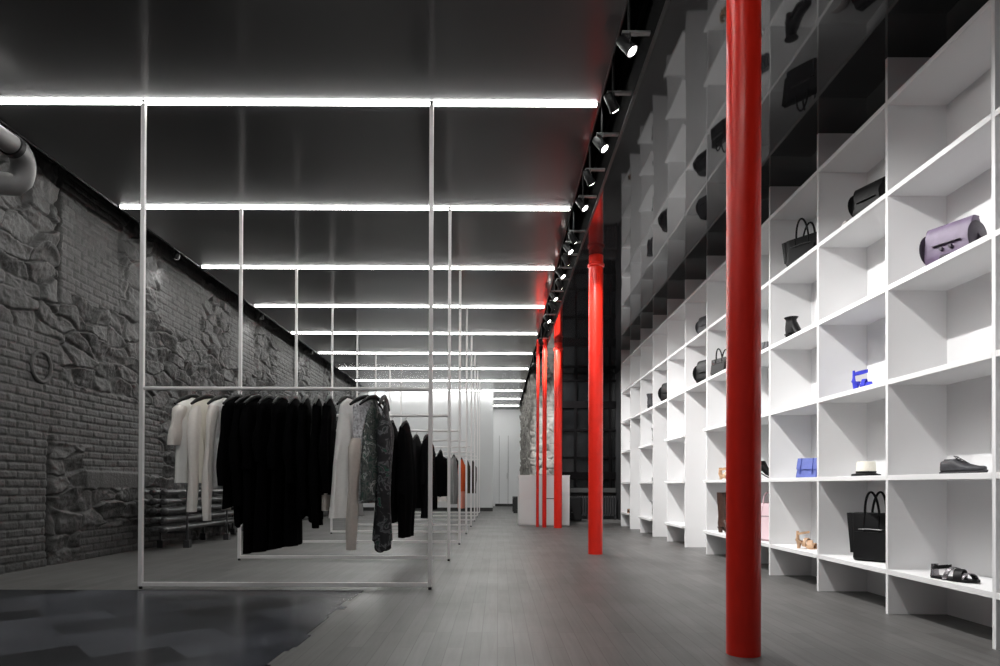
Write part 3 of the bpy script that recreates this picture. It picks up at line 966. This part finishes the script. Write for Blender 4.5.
wp = make_lamp((-0.35, 0.25, -0.9), WALLSPOT_W, M_wlens, 0.03, 0.024, 120, 0.22)
for n_, (yy, where) in enumerate(((5.15, 'nearest the camera'), (7.95, 'between the second and third light strips'), (10.8, 'near the fourth light strip'), (13.67, 'farthest from the camera'))):
    l = wp if n_ == 0 else copy_tree(wp)
    l.location = (-3.84, yy, 3.45)
    tag(l, 'small black spotlight over the dark stone wall, %s' % where, 'spotlight', 'small spotlights over the stone wall')
t = thing('lighting_track', 'thin black lighting track above the dark stone wall', 'lighting track', (-3.84, 0, 3.67))
MB().box(-0.015, 0.015, 1.0, 19.0, 0.0, 0.03).build('rail', M_blackmetal, t)
# ------------------------------------------------------------------ things on the shelves
L_black = mat('black_leather', (0.005, 0.005, 0.0055), 0.5, spec=0.22, noise=(30, 0.2), bump=(140, 0.25, 0.0015))
L_brown = mat('dark_brown_leather', (0.06, 0.03, 0.022), 0.45, noise=(30, 0.2), bump=(140, 0.2, 0.001))
L_purple = mat('dusty_purple_leather', (0.13, 0.095, 0.16), 0.5, noise=(25, 0.12), bump=(120, 0.3, 0.0015))
L_purpled = mat('dark_purple_leather', (0.035, 0.025, 0.042), 0.5, noise=(25, 0.2), bump=(120, 0.3, 0.0015))
L_blue = mat('periwinkle_blue_leather', (0.07, 0.10, 0.36), 0.5, noise=(25, 0.1), bump=(120, 0.3, 0.001))
L_cobalt = mat('cobalt_blue_suede', (0.03, 0.04, 0.50), 0.7, noise=(30, 0.1))
L_tan = mat('tan_leather', (0.52, 0.33, 0.20), 0.5, noise=(25, 0.1))
L_pink = mat('pale_pink_leather', (0.76, 0.58, 0.62), 0.6, noise=(4, 0.03))
L_grey = mat('grey_leather', (0.045, 0.045, 0.05), 0.5, spec=0.3, noise=(25, 0.15))
L_straw = mat('ivory_felt', (0.80, 0.77, 0.68), 0.9, noise=(30, 0.05), bump=(150, 0.3, 0.001))
L_steel = mat('polished_silver_leather', (0.42, 0.40, 0.42), 0.22, metal=0.8, noise=(20, 0.1))
L_scarf = mat('pale_grey_silk', (0.42, 0.38, 0.37), 0.6, noise=(12, 0.2))

def sq(cx, cy, z, hw, hd, n=32, p=0.35):
    r = []
    for i in range(n):
        a = 2 * PI * i / n
        c, s_ = math.cos(a), math.sin(a)
        r.append((cx + hw * math.copysign(abs(c) ** p, c), cy + hd * math.copysign(abs(s_) ** p, s_), z))
    return r
def item(name, label, cat, bay, frac, level, dx, rz, group='bags and shoes on the white shelves'):
    """stands on shelf board `level` of bay `bay`; frac = how far along the bay, dx = set back from the front edge; local -y faces the aisle"""
    return thing(name, label, cat, (XS + dx, ZA + DC * bay + DC * frac, SH[level]), -PI / 2 + rz, group)
def arc_handle(t, m, xw, y, z0, h, r=0.007, lean=0.0, name='handle'):
    pts = []
    for i in range(17):
        a = PI * i / 16
        zz = math.sin(a) ** 0.75 * h
        pts.append((-xw * math.cos(a) * (1 - 0.15 * math.sin(a)), y + lean * zz, z0 + zz))
    pts = [(pts[0][0], pts[0][1], z0 - 0.03)] + pts + [(pts[-1][0], pts[-1][1], z0 - 0.03)]
    return MB().tube(pts, r, 10).build(name, m, t, smooth=True)

def tote(label, bay, frac, level, dx, rz, w=0.30, h=0.27, d=0.16, hh=0.16, m=L_black, wings=True, name='handbag', flare=1.1):
    t = item(name, label, 'bag', bay, frac, level, dx, rz)
    rings = [sq(0, 0, 0.004, w / 2 * 0.93, d / 2 * 0.93), sq(0, 0, 0.012, w / 2 * 0.97, d / 2)]
    for i in range(1, 9):
        u = i / 8
        ww = w / 2 * (0.97 + (flare - 0.97) * u ** 1.5)
        rings.append(sq(0, 0.004 * math.sin(5 * u), 0.012 + (h - 0.012) * u, ww, d / 2 * (1 - 0.45 * u ** 1.3)))
    rings.append(sq(0, 0, h + 0.004, w / 2 * flare * 0.95, d / 2 * 0.42))
    body = MB().loft(rings).build('body', m, t, smooth=True)
    # outer pocket following the lower front
    pk = []
    for i in range(5):
        u = i / 4
        pk.append(sq(0, -d / 2 * (1.0 - 0.20 * u), 0.02 + h * 0.55 * u, w / 2 * 0.84, 0.012, 24))
    MB().loft(pk).build('front_pocket', m, t, smooth=True)
    z = 0.02 + h * 0.60
    MB().tube([(-w * 0.30, -d / 2 * 0.92, z), (0, -d / 2 * 0.95, z + 0.004), (w * 0.30, -d / 2 * 0.92, z)], 0.004, 6).build('zip', M_trim, t, smooth=True)
    for s_ in (-1, 1):
        arc_handle(t, m, w * 0.19, s_ * d * 0.27, h - 0.03, hh, 0.0075, s_ * 0.12)
        for sx in (-1, 1):
            MB().tube([(sx * w * 0.19, s_ * d * 0.30, h - 0.02), (sx * w * 0.20, s_ * d * 0.40, h * 0.5)], [0.011, 0.006], 8, flat=0.5).build('handle_tab', m, t, smooth=True)
    if wings:
        for sx in (-1, 1):
            g = [[(sx * (w / 2 * 0.96), -d * 0.40, 0.03), (sx * (w / 2 * 0.96), d * 0.40, 0.03)]]
            rr_ = [sq(sx * (w / 2 * (0.98 + 0.17 * u)), 0, 0.05 + (h - 0.05) * u, 0.016 + 0.02 * u, d * 0.40 * (1 - 0.5 * u), 16) for u in (0, .25, .5, .75, 1)]
            MB().loft(rr_).build('side_gusset', m, t, smooth=True)
    return t
def satchel(label, bay, frac, level, dx, rz, w=0.26, h=0.19, d=0.12, m=L_black, m2=None, strap=True, name='satchel'):
    t = item(name, label, 'bag', bay, frac, level, dx, rz)
    m2 = m2 or m
    rings = []
    prof = [(-1, 0.90), (-0.97, 1.0), (-0.3, 1.0), (0.3, 1.0), (0.97, 1.0), (1, 0.90)]
    for u, s_ in prof:      # side profile (rounded top) swept along the width
        r = []
        for k in range(28):
            a = 2 * PI * k / 28
            yy = d / 2 * math.cos(a) * (1 if math.sin(a) < 0 else 1)
            zz = math.sin(a)
            zz = h * (0.5 + 0.5 * math.copysign(abs(zz) ** (0.45 if zz < 0 else 0.8), zz))
            yy = d / 2 * math.copysign(abs(math.cos(a)) ** 0.6, math.cos(a)) * (1.0 - 0.25 * zz / h)
            r.append((u * w / 2, yy * s_, h / 2 + (zz - h / 2) * s_ + 0.001))
        rings.append(r)
    MB().loft(rings).build('body', m, t, smooth=True)
    fl = []
    for k in range(9):      # flap over the front and the top
        a = PI * 0.5 + PI * 0.62 * k / 8
        fl.append((math.cos(a), math.sin(a)))
    top, low = [], []
    for sx in (-1, 1):
        pass
    pts = []
    for k in range(10):
        u = k / 9
        yy = d * 0.30 - u * d * 0.80 if u < 0.55 else d * 0.30 - 0.55 * d * 0.80 - (u - 0.55) * d * 0.30
        zz = h + 0.004 if u < 0.35 else h + 0.004 - (u - 0.35) ** 1.2 * h * 0.95
        pts.append((yy, zz))
    r1 = []
    for x_ in (-w * 0.47, w * 0.47):
        r1.append([(x_, p[0], p[1]) for p in pts] + [(x_, p[0] + 0.007, p[1] - 0.007) for p in reversed(pts)])
    MB().loft(r1).build('flap', m, t, smooth=True, bevel=0.002)
    zf = pts[-1][1]
    MB().box(-w * 0.30, w * 0.30, -d / 2 - 0.008, -d / 2 + 0.004, zf * 0.98, zf * 0.98 + 0.004).build('zip', m2, t)
    for sx in ((-0.10, 0.10) if m is L_purple else ()):
        MB().lathe([(0.009, -0.010), (0.011, -0.004), (0.010, 0.004)], (sx * w, -d / 2, zf * 0.75), 14, 'y').build('stud', m2, t, smooth=True)
    for sx in (-1, 1):
        MB().lathe([(h * 0.36, -0.006), (h * 0.40, 0), (h * 0.36, 0.006)], (sx * (w / 2 + 0.004), 0, h * 0.46), 24, 'x').build('side_panel', m2, t, smooth=True)
    if strap:
        MB().tube([(w * 0.42, 0, h * 0.85), (w * 0.60, 0.0, h * 0.35), (w * 0.66, -0.02, 0.012), (w * 0.45, -d * 0.75, 0.010), (0, -d * 0.95, 0.010)], 0.010, 8, flat=0.5).build('strap', m2, t, smooth=True)
    return t
def purse(label, bay, frac, level, dx, rz, w=0.19, h=0.15, d=0.05, m=L_blue, lean=0.25):
    t = item('purse', label, 'bag', bay, frac, level, dx, rz)
    rings = [sq(0, -lean * 0 + lean * u * h, 0.002 + h * u, w / 2 * (1 - 0.05 * u), d / 2 * (1.0 - 0.35 * u)) for u in (0, .05, .3, .6, .95, 1)]
    MB().loft(rings).build('body', m, t, smooth=True, bevel=0.002)
    fl = [sq(0, lean * u * h - d / 2 * (1.06 - 0.3 * u), 0.002 + h * u, w / 2 * 0.97, 0.006, 24) for u in (0.42, 0.6, 0.8, 1.0)]
    MB().loft(fl).build('flap', m, t, smooth=True)
    for sx in (-0.28, 0.28):
        q = [(sx * w, lean * u * h - d / 2 * (1.14 - 0.3 * u) - 0.004, 0.002 + h * u) for u in (0.2, 0.5, 0.8, 1.0)]
        MB().tube(q, 0.006, 8, flat=0.5).build('strap', m, t, smooth=True)
    return t
# shoes: local x = toe (+) to heel (-)
def outline(L, W, u):
    """half widths of a right sole at u 0..1 heel to toe"""
    return W / 2 * (0.62 + 0.38 * math.sin(PI * min(1, u * 1.02) ** 1.5) + (0.08 if 0.55 < u < 0.85 else 0)) * (1 - max(0, (u - 0.86) / 0.14) ** 2 * 0.55) * (1 - max(0, (0.08 - u) / 0.08) ** 2 * 0.5)
def sole_mesh(L, W, lift, th):
    rings = []
    for i in range(19):
        u = i / 18
        hw = outline(L, W, u)
        z = lift(u)
        x_ = -L / 2 + L * u
        rings.append([(x_, -hw, z), (x_, hw, z), (x_, hw, z + th), (x_, -hw, z + th)])
    return MB().loft(rings)
def oxford(label, bay, frac, level, dx, rz, m=L_black, L=0.26):
    t = item('oxford_shoe', label, 'shoe', bay, frac, level, dx, rz)
    W = 0.092
    sole_mesh(L, W, lambda u: 0.001 + (0.0 if u < 0.25 else 0.0) + 0.010 * max(0, (u - 0.8) / 0.2) ** 2, 0.010).build('sole', L_grey, t, smooth=False, bevel=0.002)
    MB().loft([sq(-L / 2 + 0.035, 0, z, 0.033, 0.032, 20, 0.7) for z in (0.0, 0.011)]).build('heel', L_grey, t)
    rings = []
    for i in range(21):
        u = i / 20
        hw = outline(L, W * 0.95, u)
        base = 0.010 + 0.010 * max(0, (u - 0.8) / 0.2) ** 2
        if u < 0.35: h = 0.062 - 0.004 * math.sin(u / 0.35 * PI)
        elif u < 0.62: h = 0.072 - (u - 0.35) / 0.27 * 0.028
        else: h = 0.044 - (u - 0.62) / 0.38 * 0.022
        if u < 0.35: h += 0.010 * (u / 0.35)
        if u > 0.95: h *= 0.80
        if u < 0.02: h *= 0.95
        r = []
        for k in range(22):
            a = 2 * PI * k / 22
            s_ = math.sin(a)
            c = math.cos(a)
            narrow = 1 - 0.45 * max(0, s_) ** 1.5 if u > 0.35 else 1 - 0.30 * max(0, s_)
            r.append((-L / 2 + 0.004 + (L - 0.010) * u, hw * math.copysign(abs(c) ** 0.6, c) * narrow, base + h * (0.5 + 0.5 * math.copysign(abs(s_) ** 0.5, s_)) - 0.001))
        rings.append(r)
    MB().loft(rings).build('upper', m, t, smooth=True)
    MB().loft([sq(-L / 2 + 0.062, 0, z, a, b, 20, 0.8) for z, a, b in ((0.066, 0.044, 0.020), (0.0785, 0.040, 0.016))]).build('collar', m, t, smooth=True)
    for i in range(4):
        x_ = -L / 2 + L * (0.40 + 0.06 * i)
        z = 0.086 - 0.0085 * i
        MB().tube([(x_, -0.020, z - 0.008), (x_, 0, z), (x_, 0.020, z - 0.008)], 0.0025, 6).build('lace', m, t, smooth=True)
    MB().tube([(-L / 2 + L * 0.4, 0.0, 0.088), (-L / 2 + L * 0.36, -0.018, 0.093), (-L / 2 + L * 0.46, -0.030, 0.080)], 0.003, 6).build('bow', m, t, smooth=True)
    return t
def sandal(label, bay, frac, level, dx, rz, m=L_black, m2=L_steel, L=0.25, name='sandal', heel=0.0, cat='shoe'):
    t = item(name, label, cat, bay, frac, level, dx, rz)
    W = 0.09
    lift = lambda u: 0.001 + heel * (1 - smooth_s(0.05, 0.72, u)) + 0.006 * max(0, (u - 0.85) / 0.15) ** 2
    sole_mesh(L, W, lift, 0.014 if not heel else 0.009).build('sole', m, t)
    def band(u0, z, r, mm, tilt=0.0, nm='strap'):
        hw = outline(L, W, u0) * 0.98
        pts = []
        for i in range(9):
            a = PI * i / 8
            pts.append((-L / 2 + L * (u0 + tilt * (i / 8 - 0.5)), -hw * math.cos(a), lift(u0) + 0.008 + z * math.sin(a)))
        rings = []
        for p in pts:
            rings.append([(p[0] - r, p[1], p[2]), (p[0] + r, p[1], p[2]), (p[0] + r, p[1] * 0.93, p[2] - 0.004), (p[0] - r, p[1] * 0.93, p[2] - 0.004)])
        MB().loft(rings).build(nm, mm, t, smooth=True)
    band(0.78, 0.040, 0.018, m2, 0.10)
    band(0.62, 0.056, 0.022, m, -0.16)
    band(0.50, 0.062, 0.012, m2, 0.20)
    # ankle strap: a ring round the heel
    pts = []
    z0 = lift(0.1) + 0.062
    for i in range(15):
        a = PI * 0.15 + (2 * PI - PI * 0.3) * i / 14
        pts.append((-L / 2 + 0.055 + 0.048 * math.cos(a), 0.032 * math.sin(a), z0 + 0.010 * math.cos(a)))
    rings = [[(p[0], p[1], p[2] - 0.009), (p[0], p[1], p[2] + 0.009), (p[0] * 0.98, p[1] * 0.92, p[2] + 0.009), (p[0] * 0.98, p[1] * 0.92, p[2] - 0.009)] for p in pts]
    MB().loft(rings).build('ankle_strap', m, t, smooth=True)
    MB().loft([sq(-L / 2 + 0.014, 0, lift(0.05) + z, 0.008 + 0.004 * (z < 0.03), 0.030 - 0.1 * z, 14, 0.7) for z in (0.008, 0.03, 0.06, 0.075)]).build('heel_counter', m2, t, smooth=True)
    if heel:
        MB().loft([sq(-L / 2 + 0.030 - 0.010 * (1 - z / heel), 0, z, a, a * 1.1, 14, 0.8) for z, a in ((0.0, 0.012), (heel * 0.4, 0.014), (heel * 0.8, 0.022), (heel + 0.001, 0.027))]).build('heel', m, t, smooth=True)
    return t
def smooth_s(a, b, x_):
    t_ = min(1, max(0, (x_ - a) / (b - a)))
    return t_ * t_ * (3 - 2 * t_)
def boot(label, bay, frac, level, dx, rz, m=L_black, h=0.26, heel=0.05, name='ankle_boot', L=0.23):
    t = item(name, label, 'shoe', bay, frac, level, dx, rz)
    W = 0.085
    lift = lambda u: 0.001 + heel * (1 - smooth_s(0.1, 0.7, u))
    sole_mesh(L, W, lift, 0.008).build('sole', m, t)
    rings = []
    # foot and shaft as one bent loft
    path = [(L / 2 - 0.006, 0.022, 0.018, 0.024), (L / 2 - 0.03, 0.030, 0.027, 0.036), (L / 2 - 0.075, 0.038, 0.034, 0.042), (0.0, 0.050 + heel * 0.35, 0.042, 0.040),
            (-L / 2 + 0.085, 0.075 + heel * 0.75, 0.052, 0.036)]
    for x_, z, rv, ry in path:
        r = []
        for k in range(20):
            a = 2 * PI * k / 20
            r.append((x_ + 0.35 * rv * math.sin(a) * (0.3 if x_ > 0 else 1.0), ry * math.cos(a), z + rv * math.sin(a) * 0.75))
        rings.append(r)
    MB().loft(rings).build('vamp', m, t, smooth=True)
    cx = -L / 2 + 0.05
    sh = [(0.010 + heel, 0.046, 0.032), (0.05 + heel, 0.050, 0.035), (0.10 + heel, 0.046, 0.033)]
    zt = 0.12 + heel
    while zt < h:
        u = (zt - 0.12 - heel) / max(0.05, h - 0.12 - heel)
        sh.append((zt, 0.042 + 0.014 * u, 0.034 + 0.016 * u))
        zt += 0.04
    sh.append((h, 0.056, 0.050))
    MB().loft([sq(cx + 0.004, 0, z, a, b, 24, 0.9) for z, a, b in sh]).build('shaft', m, t, smooth=True)
    MB().loft([sq(-L / 2 + 0.032, 0, z, a, a, 16, 0.8) for z, a in ((0, 0.020), (heel * 0.5, 0.021), (heel + 0.004, 0.027))]).build('heel', m, t, smooth=True)
    return t
def hat(label, bay, frac, level, dx, rz):
    t = item('hat', label, 'hat', bay, frac, level, dx, rz)
    MB().lathe([(0.0, 0.012), (0.100, 0.013), (0.135, 0.0035), (0.143, 0.002), (0.143, 0.012), (0.135, 0.016), (0.100, 0.020)], (0, 0, 0), 40).build('brim', L_black, t, smooth=True)
    rings = []
    for z, a, b in ((0.012, 0.104, 0.088), (0.05, 0.102, 0.085), (0.085, 0.106, 0.080), (0.098, 0.102, 0.074), (0.094, 0.080, 0.048), (0.084, 0.04, 0.02)):
        rings.append(sq(0, 0, z, a, b, 36, 0.85))
    MB().loft(rings).build('crown', L_straw, t, smooth=True)
    MB().loft([sq(0, 0, z, 0.1055, 0.0895, 36, 0.85) for z in (0.018, 0.034)]).build('band', L_black, t, smooth=True)
    t.scale = (0.62, 0.62, 1.0)
    return t
# nearest bay
satchel('dusty purple leather satchel bag leaning at the end of an upper shelf', -1, 0.50, 3, 0.10, D(24), 0.24, 0.205, 0.11, L_purple, L_purpled)
oxford('black lace-up oxford shoe on the long level shelf at far right', -1, 0.46, 1, 0.13, D(16), L_grey, 0.25)
sandal('black and silver strappy sandal on the bottom shelf at far right', -1, 0.45, 0, 0.08, D(18))
# bay 0
satchel('black flap satchel on the second highest shelf, pale scarf beside it', 0, 0.39, 4, 0.10, D(20), 0.22, 0.20, 0.11, L_black, strap=False)
sc = item('scarf', 'pale grey silk scarf trailing on the shelf left of the black flap satchel', 'scarf', 0, 0.70, 4, 0.06, 0)
rings = []
for i in range(12):
    u = i / 11
    rings.append([(-0.13 + 0.24 * u + 0.004 * math.sin(k * 2 + i), 0.03 * math.cos(2 * PI * k / 14) + 0.02 * math.sin(u * 5), 0.002 + (0.035 * (1 - abs(u * 2 - 1.4) / 1.5) + 0.008) * (0.5 + 0.5 * math.sin(2 * PI * k / 14))) for k in range(14)])
MB().loft(rings).build('drape', L_scarf, sc, smooth=True)
sandal('cobalt blue heeled sandal standing alone on a middle shelf', 0, 0.60, 2, 0.15, D(60), L_cobalt, L_cobalt, 0.155, 'heeled_sandal', 0.07)
hat('ivory hat with a thin black brim lying on the level shelf', 0, 0.58, 1, 0.15, D(0))
tote('large black leather tote with two round handles on the bottom shelf', 0, 0.53, 0, 0.19, D(38), 0.24, 0.31, 0.19, 0.17)
# bay 1
tote('black leather bag with two tall handles on the second highest shelf', 1, 0.58, 4, 0.14, D(35), 0.27, 0.23, 0.16, 0.165, wings=True)
boot('black ankle boot with silver edge on a shelf below the two-handled bag', 1, 0.74, 3, 0.14, D(30), L_black, 0.20, 0.06)
purse('periwinkle blue square purse on the level shelf', 1, 0.47, 1, 0.11, D(40), 0.165, 0.15, 0.06)
sandal('tan high-heeled sandal on the bottom shelf left of the big black tote', 1, 0.50, 0, 0.12, D(50), L_tan, L_tan, 0.165, 'heeled_sandal', 0.06)
# bay 2
purse('small grey purse just right of the nearest red column, on a high shelf', 2, 0.46, 3, 0.08, D(30), 0.16, 0.11, 0.06, L_grey)
boot('slim black boot on the level shelf just right of the nearest red column', 2, 0.42, 1, 0.12, D(60), L_black, 0.16, 0.06)
tote('large pale pink tote right of the nearest red column on the bottom shelf', 2, 0.38, 0, 0.16, D(30), 0.32, 0.33, 0.18, 0.13, L_pink, wings=False)
# bay 3
tote('black tote with one upright handle just left of the nearest red column', 3, 0.76, 3, 0.10, D(20), 0.26, 0.18, 0.12, 0.13, wings=False)
boot('tall dark brown boot just left of the nearest red column, bottom shelf', 3, 0.56, 0, 0.10, D(35), L_brown, 0.42, 0.05, 'tall_boot')
sandal('small tan shoe just left of the nearest red column, level shelf', 3, 0.56, 1, 0.10, D(35), L_tan, L_tan, 0.20, 'heeled_sandal', 0.05)
# further bays
satchel('dark grey box bag on the second highest shelf above the tall niche', 4, 0.36, 4, 0.12, D(20), 0.26, 0.22, 0.14, L_grey, strap=False)
satchel('black rounded bag with a lifted flap on the shelf topping the nearest tall niche', 4, 0.36, 3, 0.12, D(20), 0.30, 0.27, 0.16, L_black, strap=False)
boot('small dark boot in the bay left of the nearest tall niche', 5, 0.20, 2, 0.14, D(30), L_grey, 0.17, 0.05)
satchel('round black bag on the shelf topping the middle tall niche', 6, 0.34, 3, 0.12, D(20), 0.30, 0.27, 0.16, L_black, strap=False)
boot('pair-less tall grey boot on a high shelf between the two farther niches', 7, 0.62, 3, 0.12, D(30), L_grey, 0.26, 0.07)
boot('tall black boot on the middle shelf between the two farther niches', 7, 0.22, 2, 0.12, D(30), L_black, 0.25, 0.07)
oxford('small dark shoe on the level shelf between the two farther niches', 7, 0.24, 1, 0.12, D(30), L_black, 0.22)
boot('dark boot on the bottom shelf between the two farther niches', 7, 0.22, 0, 0.12, D(30), L_grey, 0.25, 0.07)
purse('small black purse on a high shelf at the far end of the shelf wall', 9, 0.34, 3, 0.12, D(20), 0.20, 0.15, 0.06, L_black)
sandal('tan flat shoe on the bottom shelf at the far end of the shelf wall', 9, 0.34, 0, 0.10, D(30), L_tan, L_brown, 0.24, 'flat_shoe')
boot('small black boot on the middle shelf at the far end of the shelf wall', 9, 0.2, 2, 0.12, D(30), L_black, 0.16, 0.05)
